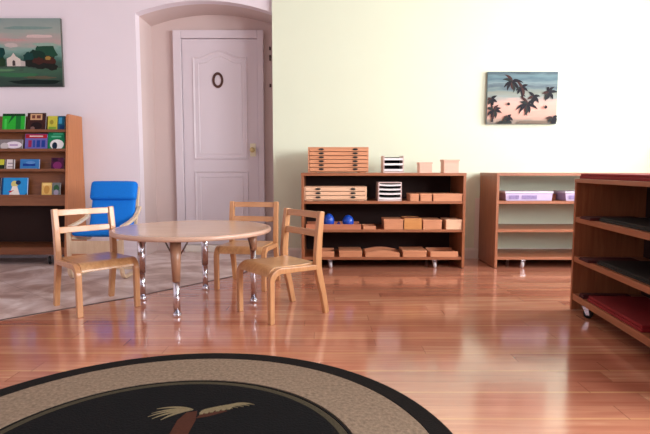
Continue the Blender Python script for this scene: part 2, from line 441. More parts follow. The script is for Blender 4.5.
# ------------------------------------------------------------------ shelving units
def caster(x, y, parent, turn=.5, wm='rubber'):
    r = .024; c = empty('caster', (x, y, 0), turn); c.parent = parent
    MB().lathe([(r*.6, -.012), (r, -.008), (r, .008), (r*.6, .012)], M[wm], (0, .012, r), 18, 'x').build('wheel', c)
    mb = MB(); mb.lathe([(.009, -.014), (.009, .014)], M['chrome'], (0, .012, r), 12, 'x')
    for s_ in (-1, 1): mb.prism([(.012-.008, r-.006), (.012+.008, r-.006), (.014, .058), (-.016, .058)], sorted((s_*.0145, s_*.017)), M['chrome'], ax=('y', 'z'))
    mb.box(-.017, .017, -.018, .016, .055, .06, M['chrome']); mb.build('fork', c)
    return c
def shelf_unit(name, W, D, levels, topz, loc, rz, back, ths=(.022, .022, .022), t=.022, wm='highlit_rubber', cin=.235):
    """open cabinet; local origin front left at the floor, x along its width, +y to its rear"""
    root = empty(name, loc, rz)
    MB().box(0, t, 0, D, .004, topz-t-.0005, M['shelf_v']).build('side_panel', root, bevel=.0015)
    MB().box(W-t, W, 0, D, .004, topz-t-.0005, M['shelf_v']).build('side_panel', root, bevel=.0015)
    MB().box(-.002, W+.002, -.002, D, topz-t, topz, M['shelf']).build('top_panel', root, bevel=.002)
    for z, q_ in zip(levels, ths):
        MB().box(t, W-t, .004, D-.012, z-q_, z, M['shelf']).build('shelf', root, bevel=.0015)
    if back: MB().box(t, W-t, D-.012, D-.004, .006, topz-t, M['back_dark']).build('back_panel', root)  # backing carried down to the floor to blacken the shaded gap below
    else: MB().box(t, W-t, D-.012, D-.004, .006, levels[-1]-t, M['back_dark']).build('gap_shade_board', root)  # dark board added to paint the shade under the bottom shelf
    for (x, y) in ((cin, .02), (W-.235, .02), (cin, D-.08), (W-.235, D-.08)):
        cs = caster(x, y, root, random.uniform(-.6, .6), wm)
        # caster plate top meets the underside of the bottom board
        cs.scale = (1, 1, (levels[-1]-ths[-1])/.06)
    return root
SY = 4.2
LV = (.545, .316, .091)
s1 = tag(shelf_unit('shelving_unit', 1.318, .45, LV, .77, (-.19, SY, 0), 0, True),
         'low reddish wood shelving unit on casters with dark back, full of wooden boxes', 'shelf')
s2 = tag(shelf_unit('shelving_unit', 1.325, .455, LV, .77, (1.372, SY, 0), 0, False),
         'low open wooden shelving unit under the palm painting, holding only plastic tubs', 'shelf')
# right hand unit, open side facing into the room
A = math.radians(-90-4.2)   # local +x runs towards the camera, local +y to the right
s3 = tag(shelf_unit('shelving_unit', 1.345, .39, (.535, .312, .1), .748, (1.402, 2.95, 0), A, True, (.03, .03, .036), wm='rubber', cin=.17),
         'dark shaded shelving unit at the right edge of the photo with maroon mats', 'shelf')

# ------------------------------------------------------------------ things on the first unit
def drawer_cabinet(x, z, w, h, d, nd, y, label, bm_='box_wood'):
    x, w = max(x*.965+.018, -.165), w*.96
    r = empty('drawer_cabinet', (x, y, z)); t = .01
    foot = .006
    mb = MB(); mb.box(0, w, 0, d, foot+h-t*.6, foot+h, M[bm_]); mb.box(0, t, 0, d, foot, foot+h-t*.6, M[bm_])
    mb.box(w-t, w, 0, d, foot, foot+h-t*.6, M[bm_]); mb.box(t, w-t, 0, d, foot, foot+t*.5, M[bm_]); mb.box(t, w-t, d-.006, d, foot, foot+h-t*.6, M[bm_])
    mb.box(.02, .07, .01, d-.01, 0, foot, M[bm_]); mb.box(w-.07, w-.02, .01, d-.01, 0, foot, M[bm_])
    mb.build('cabinet_body', r, bevel=.001)
    hh = (h-t*1.1)/nd
    for i in range(nd):
        z0 = foot+t*.5+i*hh
        dw = MB().box(t+.002, w-t-.002, -.004, d-.01, z0+.0035, z0+hh-.001, M[bm_]).build('drawer', r, bevel=.0015)
        for fx in (.22, .78):
            MB().lathe([(.021, 0), (.021, -.004), (.019, -.008)], M['black'], (0, 0, 0), 14, 'y', False).build('knob', dw, loc=(w*fx, -.004, z0+hh*.5+.004)).scale = (1, 1, .40)
    return tag(r, label, 'cabinet')
drawer_cabinet(-.160, .77, .505, .2, .3, 6, SY+.03, 'light wooden cabinet of six shallow drawers on top of the shelving unit')
drawer_cabinet(-.2, .545, .52, .11, .3, 3, SY+.004, 'light wooden cabinet of three shallow drawers on the upper shelf', 'box_pale')  # paler wood here stands in for a highlight on the cabinet

def rack(x, z, w, h, d, y, frame_top, label):
    x, w = max(x*.965+.018, -.165), w*.96
    r = empty('paper_rack', (x, y, z)); t = .008
    mb = MB(); mb.box(0, t, 0, d, 0, h, M['rack']); mb.box(w-t, w, 0, d, 0, h, M['rack'])
    if frame_top: mb.box(t, w-t, 0, d, h-t, h, M['rack'])
    mb.box(t, w-t, d-.004, d, 0, h-t, M['black']); mb.box(t, w-t, 0, d-.004, 0, .012, M['rack'])
    mb.build('rack_frame', r)
    n = 4 if frame_top else 3; step = (h-.014)/n
    for i in range(n):
        zc = .016+i*step+(step*.1 if i else 0)
        sag = .004 if frame_top else 0
        prof = []
        for k in range(9):
            u = k/8; prof.append((t+(w-2*t)*u, zc+step*.38-sag*math.sin(PI*u)))
        for k in range(8, -1, -1):
            u = k/8; prof.append((t+(w-2*t)*u, zc-sag*math.sin(PI*u)))
        MB().prism(prof, (.0, d-.006), M['white']).build('card_shelf', r)
    return tag(r, label, 'rack')
rack(.468, .77, .17, .138, .2, SY+.04, False, 'small rack of white cards with black gaps, on the top of the unit')
rack(.424, .545, .196, .152, .2, SY+.01, True, 'small pale framed rack of curved white cards, on the upper shelf')

def lidded_box(x, z, w, h, d, y, mat, label, lid=True, group=None, over=.003):
    x, w = max(x*.965+.018, -.165), w*.96
    r = empty('wooden_box', (x+.004, y, z)); t = .006
    hh = h-.014 if lid else h
    mb = MB(); mb.box(0, w, 0, t, 0, hh, mat); mb.box(0, w, d-t, d, 0, hh, mat); mb.box(0, t, t, d-t, 0, hh, mat)
    mb.box(w-t, w, t, d-t, 0, hh, mat); mb.box(t, w-t, t, d-t, 0, t, mat); mb.build('box_body', r, bevel=.001)
    if lid: MB().box(-over, w+over, -over, d+over, hh, h, mat).build('box_lid', r, bevel=.0015)
    else: MB().box(t+.002, w-t-.002, t+.002, d-t-.002, hh-.012, hh-.003, M['tray_wood']).build('box_insert', r)
    return tag(r, label, 'box', group)
lidded_box(.768, .77, .104, .086, .12, SY+.05, M['box_pink'], 'small pale pink lidded wooden box on top of the unit, the lower of two', over=.004)
lidded_box(.972, .77, .124, .108, .13, SY+.05, M['box_pink'], 'taller pale pink lidded wooden box near the right end of the unit top', over=.006)
g = 'wooden boxes on the upper shelf'
lidded_box(.688, .545, .070, .058, .2, SY+.01, M['box_wood'], 'smallest wooden box on the upper shelf, beside the curved card rack', group=g)
lidded_box(.772, .545, .094, .06, .2, SY+.01, M['box_wood'], 'middle wooden box of three in a row on the upper shelf', group=g)
lidded_box(.878, .545, .243, .06, .2, SY+.01, M['box_wood'], 'long low wooden box at the right end of the upper shelf', group=g)
g = 'wooden boxes on the middle shelf'
lidded_box(.472, .316, .158, .082, .2, SY+.01, M['box_wood'], 'reddish wooden box on the middle shelf, left of the golden one', group=g)
lidded_box(.640, .316, .146, .09, .2, SY+.01, M['box_gold'], 'golden wooden box on the middle shelf, tallest of its row', lid=False, group=g)
lidded_box(.797, .316, .156, .078, .2, SY+.01, M['box_wood'], 'wooden box on the middle shelf, right of the golden one', group=g)
lidded_box(.99, .316, .130, .08, .2, SY+.01, M['box_pale'], 'palest wooden box at the right end of the middle shelf', group=g)
# tray with blue solids
def tray(x, z, w, h, d, y, mat, label, name='wooden_tray', bow=0, cut=False):
    x, w = max(x*.965+.018, -.165), w*.96
    r = empty(name, (x, y, z)); t = .008
    mb = MB()
    if bow:
        for (ya, yb) in ((0, t), (d-t, d)):
            prof = [(0, 0), (w, 0)]+[(w-w*k/12, h*.72+bow*math.sin(PI*k/12)) for k in range(13)]
            mb.prism(prof, (ya, yb), mat)
    else:
        mb.box(0, w, 0, t, 0, h, mat); mb.box(0, w, d-t, d, 0, h, mat)
    mb.box(0, t, t, d-t, 0, h*.72, mat); mb.box(w-t, w, t, d-t, 0, h*.72, mat)
    mb.build('tray_rim', r, bevel=.001)
    MB().box(t, w-t, t, d-t, 0, .006, M['tray_wood']).build('tray_base', r)
    return tag(r, label, 'tray')
tx, tz = -.178, .316
tray(tx, tz, .462, .042, .24, SY+.006, M['tray_wood'], 'long wooden tray holding blue solids at the left of the middle shelf')
MB_ = MB()
def ovoid(x, y, rx, rz_, z0, label, egg=0):
    prof = []
    for k in range(17):
        a = -PI/2+PI*k/16; s_ = math.sin(a); prof.append((max(.0008, rx*math.cos(a)*(1-egg*s_)), rz_+rz_*s_))
    mb = MB().lathe(prof, M['blue_solid'], (0, 0, 0), 28); o = mb.build('blue_solid', loc=(x*.965+.012, y, z0))
    return tag(o, label, 'geometric solid', 'blue solids on the middle shelf tray')
ovoid(.02, SY+.05, .044, .06, tz+.006, 'glossy blue egg shaped solid, left one, nearest the chair back', .06)
ovoid(.182, SY+.05, .046, .054, tz+.006, 'glossy blue rounder solid at the right end of the long tray', .02)
mb = MB().lathe([(.034, 0), (.034, .01), (.002, .052)], M['blue_solid'], (0, 0, 0), 24, 'z', False)
tag(mb.build('blue_solid', loc=(.112, SY+.075, tz+.006)), 'small low blue cone between the two rounded blue solids', 'geometric solid', 'blue solids on the middle shelf tray')
tray(.302, .316, .105, .028, .16, SY+.01, M['box_wood'], 'small shallow wooden tray in the middle of the middle shelf')
# bottom shelf
bz = .091
tray(-.11, bz, .17, .046, .2, SY+.01, M['box_wood'], 'low wooden tray at the left end of the bottom shelf, partly behind the chair')
lidded_box(.098, bz, .19, .05, .22, SY+.01, M['box_wood'], 'flat wooden box on the bottom shelf, second from the left')
tray(.322, bz, .288, .046, .22, SY+.01, M['box_wood'], 'widest wooden tray with a bowed top edge on the bottom shelf', bow=.02)
lidded_box(.632, bz, .198, .052, .22, SY+.01, M['box_wood'], 'flat wooden box on the bottom shelf, right of the bowed tray')
tray(.868, bz, .232, .046, .22, SY+.01, M['box_wood'], 'wooden tray at the right end of the bottom shelf')

# ------------------------------------------------------------------ tubs on the second unit
def tub(x, w, label):
    r = empty('plastic_tub', (x*.98, SY+.05, .545)); h = .076; d = .22
    prof = [(.008, 0), (w-.008, 0), (w, h-.016), (0, h-.016)]
    MB().prism(prof, (0, d), M['lilac_plastic']).build('tub_body', r, bevel=.003)
    MB().box(-.004, w+.004, -.005, d+.004, h-.015, h, M['lid']).build('tub_lid', r, bevel=.004)
    for (x0, x1) in ((.03, .11), (.135, w-.13)):
        MB().box(x0, x1, -.0035, .0, .014, .044, M['purple_dark']).build('tub_label', r)
    return tag(r, label, 'plastic box', 'lilac plastic tubs')
tub(1.49, .385, 'lilac plastic tub with white lid at the left of the open unit')
tub(1.985, .38, 'lilac plastic tub with white lid partly hidden by the right hand unit')
def flatbox(x, w, label):
    return tag(MB().box(0, w, 0, .12, 0, .05, M['tray_wood']).build('wooden_block', bevel=.003, loc=(x*.98, SY+.2, .545)), label, 'block', 'dark wooden blocks beside the tubs')
flatbox(1.425, .055, 'narrow dark wooden block left of the two lilac tubs')
flatbox(1.885, .09, 'dark wooden block in the gap between the two lilac tubs')

# ------------------------------------------------------------------ maroon mats on the right unit (local frame of s3)
Mx = Matrix.Translation((1.402, 2.95, 0)) @ Matrix.Rotation(A, 4, 'Z')
def mat_pile(lx, ly, w, d, z, n, th, m_, label, name='felt_mat', tray_edge=False):
    p = Mx @ Vector((lx, ly, z)); r = empty(name, p, A)
    MB().box(0, w, 0, d, 0, th*.55, m_).build('mat_layer', r, bevel=.003)
    MB().box(.004, w-.006, .004, d-.006, th*.55, th, m_).build('mat_layer', r, bevel=.003)
    return tag(r, label, 'mat', 'felt mats on the right unit')
mat_pile(.03, .012, 1.2, .35, .748, 1, .028, M['maroon'], 'long folded maroon mat on top of the right hand unit')
mat_pile(.13, -.018, .13, .28, .535, 1, .014, M['maroon_dark'], 'small dark maroon mat poking over the edge of the upper shelf')
mat_pile(.13, -.016, .12, .28, .312, 1, .014, M['maroon_dark'], 'small dark maroon mat poking over the edge of the lower middle shelf')
mat_pile(.27, .022, 1.02, .3, .535, 1, .02, M['black'], 'long black mat added to darken the upper shelf of the right unit')  # both black sheets are laid in to deepen the shade inside the unit
mat_pile(.27, .022, 1.02, .3, .312, 1, .02, M['black'], 'long black mat added to darken the lower middle shelf of the right unit')
mat_pile(.10, .006, .06, .26, .1, 1, .022, M['maroon_dark'], 'narrow dark maroon mat at the far end of the bottom shelf')
mat_pile(.20, .012, .55, .3, .1, 1, .03, M['maroon'], 'broad maroon mat lying on the bottom shelf of the right unit')
# ------------------------------------------------------------------ bookcase
BX1 = -2.152; BX0 = -3.26; BT = 1.262
bc = tag(empty('book_display_case', (BX1, YB-.012, 0)), 'tall brown book display case with stepped ledges by the lilac wall', 'bookcase')
bw = BX1-BX0
def side(x0, x1):
    prof = [(0, .01), (-.385, .01), (-.385, .04), (-.242, BT-.008), (-.225, BT), (-.0, BT)]
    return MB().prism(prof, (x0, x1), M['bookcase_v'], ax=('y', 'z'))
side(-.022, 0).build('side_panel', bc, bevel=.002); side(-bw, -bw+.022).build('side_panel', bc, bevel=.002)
MB().box(-bw+.022, -.022, -.016, -.004, .1, BT-.03, M['back_dark']).build('back_panel', bc)
def fy(z): return -.385+.143*(z-.04)/(BT-.05)     # front edge of the side at height z
TZ = [(1.115, 1.13), (.953, .969), (.786, .80), (.567, .583)]
for i, (z0, z1) in enumerate(TZ):
    yf = fy(z1)+.004; nxt = .02
    mb = MB()
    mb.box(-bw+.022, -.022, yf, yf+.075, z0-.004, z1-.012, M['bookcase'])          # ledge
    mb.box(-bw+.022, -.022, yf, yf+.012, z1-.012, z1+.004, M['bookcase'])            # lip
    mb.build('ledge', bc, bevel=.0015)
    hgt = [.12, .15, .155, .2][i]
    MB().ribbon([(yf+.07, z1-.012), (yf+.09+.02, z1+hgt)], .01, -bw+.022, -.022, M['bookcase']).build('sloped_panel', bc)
    below = [TZ[1][1]+.148, TZ[2][1]+.153, TZ[3][1]+.198, .495][i]
    if below < z0: MB().box(-bw+.022, -.022, yf+.002, yf+.014, below, z0-.004, M['bookcase']).build('fascia', bc)
mb = MB().box(-bw+.022, -.022, -.372, -.016, .088, .15, M['bookcase']).build('bottom_board', bc, bevel=.002)
for x in (-bw+.15, -.17):
    for y in (-.33, -.07):
        c = caster(x, y, bc, .4); c.scale = (1, 1, .088/.06)

def book(px0, px1, tier, h, base, art, label, lift=0, th=.012, yoff=0):
    """x range in metres, standing on a ledge and leaning back; art: list of (x0,x1,z0,z1,colour) in 0..1 or polygons"""
    z1 = TZ[tier][1]-.012; y = YB-.012+fy(TZ[tier][1])+.022+yoff; w = px1-px0
    r = empty('picture_book', (px0, y, z1+lift)); r.rotation_euler = (math.radians(-10), 0, 0)
    MB().box(.002, w-.002, .0015, th-.0015, .002, h-.002, M['white']).build('pages', r)
    mb = MB(); mb.box(0, w, 0, .0015, 0, h, flat(base)); mb.box(0, w, th-.0015, th, 0, h, flat(base)); mb.box(0, .0015, .0015, th-.0015, 0, h, flat(base))
    mb.build('cover', r)
    mb = MB(); d = .0004
    for i, a in enumerate(art):
        c = flat(a[-1]); yy = -d*(1+i*.35)
        if len(a) == 5:
            x0, x1, q0, q1 = a[:4]; mb.add([(x0*w, yy, q0*h), (x1*w, yy, q0*h), (x1*w, yy, q1*h), (x0*w, yy, q1*h)], [(0, 1, 2, 3)], c)
        elif a[0] == 'e':
            _, ex, ez, rx, rz_, _c = a; n = 20
            mb.add([(ex*w+rx*w*math.cos(2*PI*k/n), yy, ez*h+rz_*h*math.sin(2*PI*k/n)) for k in range(n)], [tuple(range(n))], c)
        else:
            mb.add([(p[0]*w, yy, p[1]*h) for p in a[0]], [tuple(range(len(a[0])))], c)
    if art: mb.build('cover_art', r)
    return tag(r, label, 'book', 'picture books in the display case')
def bxp(px, Y=4.46): return (px-325)/525*(Y*.9957-.02)-.004
G = book
G(bxp(2), bxp(24.5), 0, .152, (40, 170, 50), [(0, 1, .86, 1, (14, 60, 30)), (.6, .82, 0, .86, (20, 110, 44)), ([(.25, .4), (.55, .86), (.4, .86)], (18, 90, 40)), (.1, .2, .1, .7, (70, 200, 80))], 'bright green picture book on the top ledge')
G(bxp(27), bxp(45.5), 0, .158, (56, 28, 26), [(.16, .8, .62, .95, (200, 160, 120)), (.24, .42, .7, .88, (110, 60, 50)), (.5, .72, .7, .88, (110, 60, 50)), ('e', .5, .3, .3, .2, (28, 16, 18)), ('e', .3, .16, .12, .1, (120, 90, 84))], 'dark brown picture book with a tan title panel on the top ledge')
G(bxp(47.6), bxp(57.2), 0, .132, (196, 190, 70), [(.1, .9, .08, .3, (120, 160, 60)), ('e', .4, .6, .2, .15, (150, 140, 50))], 'yellow picture book on the top ledge')
G(bxp(57.6), bxp(64.6), 0, .132, (20, 84, 110), [(.1, .6, .5, .9, (60, 150, 190)), (.3, .9, .1, .4, (16, 50, 96))], 'narrow blue picture book at the right end of the top ledge')
G(bxp(-3), bxp(22.5), 1, .095, (128, 120, 122), [('e', .66, .5, .32, .32, (222, 214, 224)), ('e', .3, .4, .16, .3, (190, 184, 184)), (.5, .82, .42, .56, (170, 140, 180))], 'grey picture book with a white shape on the second ledge')
G(bxp(25), bxp(47.4), 1, .142, (104, 100, 170), [(.02, .98, .74, .98, (170, 30, 44)), (.15, .3, .2, .62, (150, 40, 80)), (.36, .46, .2, .62, (40, 70, 150)), (.52, .68, .2, .62, (30, 60, 140)), (.74, .9, .2, .62, (30, 60, 140)), (.02, .98, .02, .12, (150, 130, 190)), (.2, .8, .82, .9, (220, 190, 190))], 'picture book with a red band over purple on the second ledge')
G(bxp(48), bxp(64.4), 1, .17, (14, 120, 78), [('e', .55, .3, .42, .26, (224, 226, 224)), ('e', .42, .24, .16, .18, (20, 40, 60)), (.2, .8, .66, .74, (90, 180, 140)), (.3, .9, .8, .88, (60, 160, 120))], 'green picture book with a white oval on the second ledge')
G(bxp(-6), bxp(5.2), 2, .098, (30, 40, 20), [(.1, .95, .5, .98, (190, 190, 60))], 'dark picture book with a yellow top at the left of the third ledge')
G(bxp(7), bxp(14.6), 2, .096, (216, 206, 206), [(.15, .85, .6, .7, (150, 140, 150)), (.15, .85, .3, .4, (150, 140, 150)), (.8, 1, 0, 1, (120, 110, 110))], 'narrow white picture book on the third ledge')
G(bxp(20.5), bxp(39.6), 2, .098, (54, 116, 178), [(.15, .8, .4, .62, (20, 60, 140)), ('e', .55, .7, .25, .12, (90, 140, 200)), (.1, .9, .05, .2, (120, 140, 160))], 'blue picture book with a dark blue shape on the third ledge')
G(bxp(51.6), bxp(64.2), 2, .11, (70, 20, 56), [('e', .5, .4, .35, .3, (120, 40, 96)), (.1, .5, .7, .95, (40, 14, 36))], 'dark purple picture book at the right of the third ledge')
G(bxp(-5), bxp(1.2), 3, .16, (60, 40, 60), [], 'dark picture book at the far left of the lowest ledge')
G(bxp(2.4), bxp(28), 3, .16, (40, 140, 206), [(0, .06, 0, 1, (20, 70, 120)), ('e', .5, .66, .14, .18, (200, 190, 120)), ([(.3, .1), (.72, .08), (.6, .55), (.42, .55)], (230, 220, 210)), ([(.26, .28), (.5, .34), (.34, .2)], (180, 30, 50)), ('e', .64, .74, .1, .12, (30, 50, 90)), ([(.15, .02), (.4, .16), (.44, .04)], (230, 200, 200)), ([(.85, .0), (1, .2), (1, 0)], (20, 60, 50))], 'large sky blue picture book on the lowest ledge')
G(bxp(42.4), bxp(52.6), 3, .118, (216, 176, 100), [('e', .5, .5, .28, .3, (190, 140, 70)), (.1, .9, .8, .95, (230, 200, 130))], 'small golden yellow picture book on the lowest ledge')
G(bxp(53), bxp(61), 3, .118, (110, 116, 116), [('e', .5, .6, .35, .25, (50, 90, 60)), ('e', .5, .3, .3, .2, (160, 150, 170))], 'small grey and green picture book on the lowest ledge')

# ------------------------------------------------------------------ paintings
def blob(mb, cx_, cz, rx, rz_, y, m_, n=14, jag=.25, seed=0):
    rnd = random.Random(seed); pts = []
    for k in range(n):
        a = 2*PI*k/n; f = 1+rnd.uniform(-jag, jag); pts.append((cx_+rx*f*math.cos(a), y, cz+rz_*f*math.sin(a)))
    mb.add(pts, [tuple(range(n))], m_)
def canvas(name, x0, x1, z0, z1, y, base, edge, label, th=.028):
    r = empty(name, (x0, y, z0)); w = x1-x0; h = z1-z0
    MB().box(0, w, -th, 0, 0, h, edge).build('stretched_canvas', r, bevel=.002)
    MB().add([(.001, -th-.0006, .001), (w-.001, -th-.0006, .001), (w-.001, -th-.0006, h-.001), (.001, -th-.0006, h-.001)], [(0, 1, 2, 3)], base).build('painted_ground', r)
    return tag(r, label, 'painting'), w, h, -th-.001
bz_ = paint_blend('landscape_paint', [(0, (14, 34, 30)), (.12, (26, 66, 48)), (.26, (44, 86, 62)), (.30, (30, 52, 40)), (.42, (50, 96, 84)), (.55, (120, 158, 146)), (.68, (176, 152, 148)), (.80, (150, 158, 150)), (1, (128, 146, 142))], 'Z', 0, .58, 7, .12)
r, w, h, yy = canvas('landscape_painting', -3.06, -2.297, 1.521, 2.105, YB-.002, bz_, flat((90, 90, 84)), 'dark green landscape painting of trees and a white house at top left')
mb = MB(); s = 0
dk = [(20, 48, 38), (34, 58, 36), (18, 60, 56), (64, 34, 28), (28, 30, 26), (30, 70, 52)]
# trees: positions given in metres from the right edge
for (dx, zc, rx, rz_, ci) in ((.06, .27, .10, .07, 0), (.13, .30, .09, .07, 5), (.10, .21, .12, .05, 3), (.22, .26, .07, .06, 0), (.29, .25, .05, .05, 2), (.27, .20, .06, .035, 4), (.05, .17, .07, .03, 4), (.17, .18, .1, .025, 4), (.56, .28, .07, .06, 2), (.62, .24, .08, .05, 0), (.54, .21, .05, .04, 1), (.70, .27, .06, .07, 5), (.2, .22, .05, .03, 3)):
    blob(mb, min(w-rx*1.26-.002, w-dx), zc, rx if dx > rx*1.3 else rx*.8, rz_, yy-.0001*s, flat(dk[ci]), 16, .22, s+3); s += 1
for (dx, zc, rx, rz_, c) in ((.44, .355, .06, .02, (190, 176, 172)), (.2, .43, .12, .014, (206, 182, 178)), (.5, .40, .2, .012, (186, 150, 146)), (.3, .50, .22, .014, (120, 146, 140)), (.15, .36, .1, .014, (140, 166, 152)), (.4, .10, .2, .018, (54, 104, 70)), (.2, .08, .13, .012, (90, 84, 66)), (.55, .14, .12, .012, (90, 130, 92)), (.12, .245, .025, .016, (150, 120, 60)), (.25, .04, .22, .02, (12, 30, 26))):
    blob(mb, w-dx, zc, rx, rz_, yy-.0001*s, flat(c), 16, .2, s+3); s += 1
y2 = yy-.0001*s-.0003
hx = w-.42
mb.add([(hx-.06, y2, .175), (hx+.06, y2, .175), (hx+.06, y2, .235), (hx+.02, y2, .26), (hx+.0, y2, .29), (hx-.02, y2, .26), (hx-.06, y2, .24)], [tuple(range(7))], flat((206, 196, 186)))
mb.add([(hx-.012, y2-.0003, .178), (hx+.014, y2-.0003, .178), (hx+.014, y2-.0003, .215), (hx, y2-.0003, .23), (hx-.012, y2-.0003, .215)], [tuple(range(5))], flat((70, 60, 60)))
mb.add([(hx+.06, y2, .175), (hx+.1, y2, .175), (hx+.1, y2, .215), (hx+.06, y2, .225)], [(0, 1, 2, 3)], flat((186, 176, 170)))
mb.build('painted_trees', r)

bb = paint_blend('beach_paint', [(0, (70, 76, 72)), (.06, (150, 130, 112)), (.14, (196, 150, 132)), (.26, (216, 158, 140)), (.42, (204, 164, 150)), (.52, (134, 146, 140)), (.6, (128, 134, 120)), (.66, (100, 122, 122)), (.71, (66, 84, 96)), (.78, (110, 134, 136)), (.86, (66, 98, 110)), (.92, (90, 122, 128)), (1, (38, 62, 74))], 'Z', 0, .45, 7, .09, stretch=(1, 1, 6))
r, w, h, yy = canvas('palm_painting', 1.413, 2.024, 1.193, 1.642, YW-.002, bb, flat((120, 140, 144)), 'painting of dark palm trees on a pink and blue beach')
mb = MB(); s = 0
def frond(mb, cx_, cz, L_, a, m_, wd=.014, droop=.5, y=0):
    n = 6; up = []; dn = []
    for k in range(n+1):
        u = k/n; aa = a-(droop*u if math.cos(a) >= 0 else -droop*u); x = cx_+L_*u*math.cos(aa); z = cz+L_*u*math.sin(aa)
        wk = wd*math.sin(PI*min(1, .12+u*.9))
        nx_, nz_ = -math.sin(aa), math.cos(aa)
        x = min(max(x, .004), w-.004); z = min(max(z, .004), h-.004)
        up.append((min(max(x+nx_*wk, .002), w-.002), y, max(.002, z+nz_*wk))); dn.append((min(max(x-nx_*wk, .002), w-.002), y, max(.002, z-nz_*wk)))
    mb.add(up+dn[::-1], [tuple(range(2*n+2))], m_)
ink = flat((26, 24, 32)); ink2 = flat((66, 40, 38)); ink3 = flat((38, 44, 42))
def palm(px, pz, L_, n, trunk, a0=0, seed=1):
    global s
    rnd = random.Random(seed)
    mb = MB()
    if trunk:
        (tx_, tz_) = trunk; y = yy-.0002*s; s += 1
        mb.add([(px-.006, y, pz), (px+.006, y, pz), (tx_+.008, y, tz_), (tx_-.008, y, tz_)], [(0, 1, 2, 3)], ink)
    for k in range(n):
        y = yy-.0002*s; s += 1
        frond(mb, px, pz, L_*rnd.uniform(.8, 1.2), a0+2*PI*k/n+rnd.uniform(-.25, .25), (ink, ink, ink2, ink3)[k % 4], .013, .6, y)
    mb.build('painted_palm', r)
def q(px, py): return ((px-487)/70*.611, (123-py)/52.3*.449)
palm(*q(511.5, 81), .085, 9, None, .3, 2)
palm(*q(521, 87), .07, 7, q(522, 96), .1, 3)
palm(*q(533, 96), .07, 6, None, .9, 4)
palm(*q(527, 104), .095, 9, None, .1, 5)
palm(*q(548, 92), .075, 6, q(547, 86), .5, 6)
palm(*q(491, 99), .06, 6, q(493, 118), .4, 7)
palm(*q(494, 110), .08, 8, q(492, 121), .1, 8)
palm(*q(508, 117), .05, 6, None, .2, 9)
palm(*q(553, 118), .06, 6, None, .2, 10)
palm(*q(508, 103), .012, 5, None, .2, 11); palm(*q(545, 106), .014, 5, None, .2, 12)
for (a, b, c_) in ((497, 512, ink3), (517, 548, flat((120, 104, 90)))):
    x0, z0 = q(a, 122.6); x1, z1 = q(b, 119.8); y = yy-.0002*s; s += 1
    MB().add([(x0, y, z0), (x1, y, z0), (x1-.01, y, z1), (x0+.02, y, z1)], [(0, 1, 2, 3)], c_).build('painted_shrubs', r)

# ------------------------------------------------------------------ table
TXC, TYC, TR, TH = -.792, 3.13, .466, .452
tb = tag(empty('round_table', (TXC, TYC, 0)), 'low round beige activity table with chrome adjustable legs', 'table')
mb = MB().lathe([(TR-.02, TH-.003), (TR-.02, TH)], M['tabletop'], (0, 0, 0), 96, 'z', False)
mb.build('tabletop', tb)
prof = [(TR-.02, TH-.026), (TR-.006, TH-.026), (TR, TH-.02), (TR, TH-.007), (TR-.003, TH-.002), (TR-.0105, TH+.0002), (TR-.02, TH+.0002)]
mb = MB().lathe([(.001, TH-.026)]+prof+[(TR-.02, TH-.004), (.001, TH-.004)], M['table_edge'], (0, 0, 0), 96)
mb.build('edge_band', tb)
for (lx, ly, sm_, sz_) in ((-.805, 2.80, 'leg_sleeve', .195), (-.797, 3.445, 'chrome', .17), (-1.12, 3.17, 'chrome', .17), (-.43, 3.11, 'leg_sleeve', .32)):
    dx, dy = lx-TXC, ly-TYC; l = math.hypot(dx, dy); ux, uy = dx/l, dy/l
    mb = MB().tube([(dx, dy, .415), (dx, dy, sz_)], [.031 if sz_ == .195 else .025, .021], M[sm_], 20)
    lg = mb.build('leg', tb)
    mb = MB().box(dx-.045, dx+.045, dy-.045, dy+.045, .415, TH-.026, M['steel']); mb.build('mounting_plate', lg, bevel=.002)
    mb = MB().tube([(dx, dy, sz_+.005), (dx, dy, .022)], .0175, M['chrome'], 20); mb.build('chrome_insert', lg)
    mb = MB().lathe([(.019, .0), (.0225, .004), (.0225, .018), (.0185, .024)], M['chrome'], (dx, dy, 0), 20); mb.build('foot_glide', lg)
    for sgn in (-1, 1):
        px, py = -uy*sgn, ux*sgn
        a = Vector((dx+px*.015-ux*.01, dy+py*.015-uy*.01, .33)); b = Vector((dx+px*.07-ux*.02, dy+py*.07-uy*.02, TH-.026))
        MB().tube([a, (a+b)/2+Vector((px*.003, py*.003, 0)), b], .0045, M['steel'], 8).build('brace', lg)

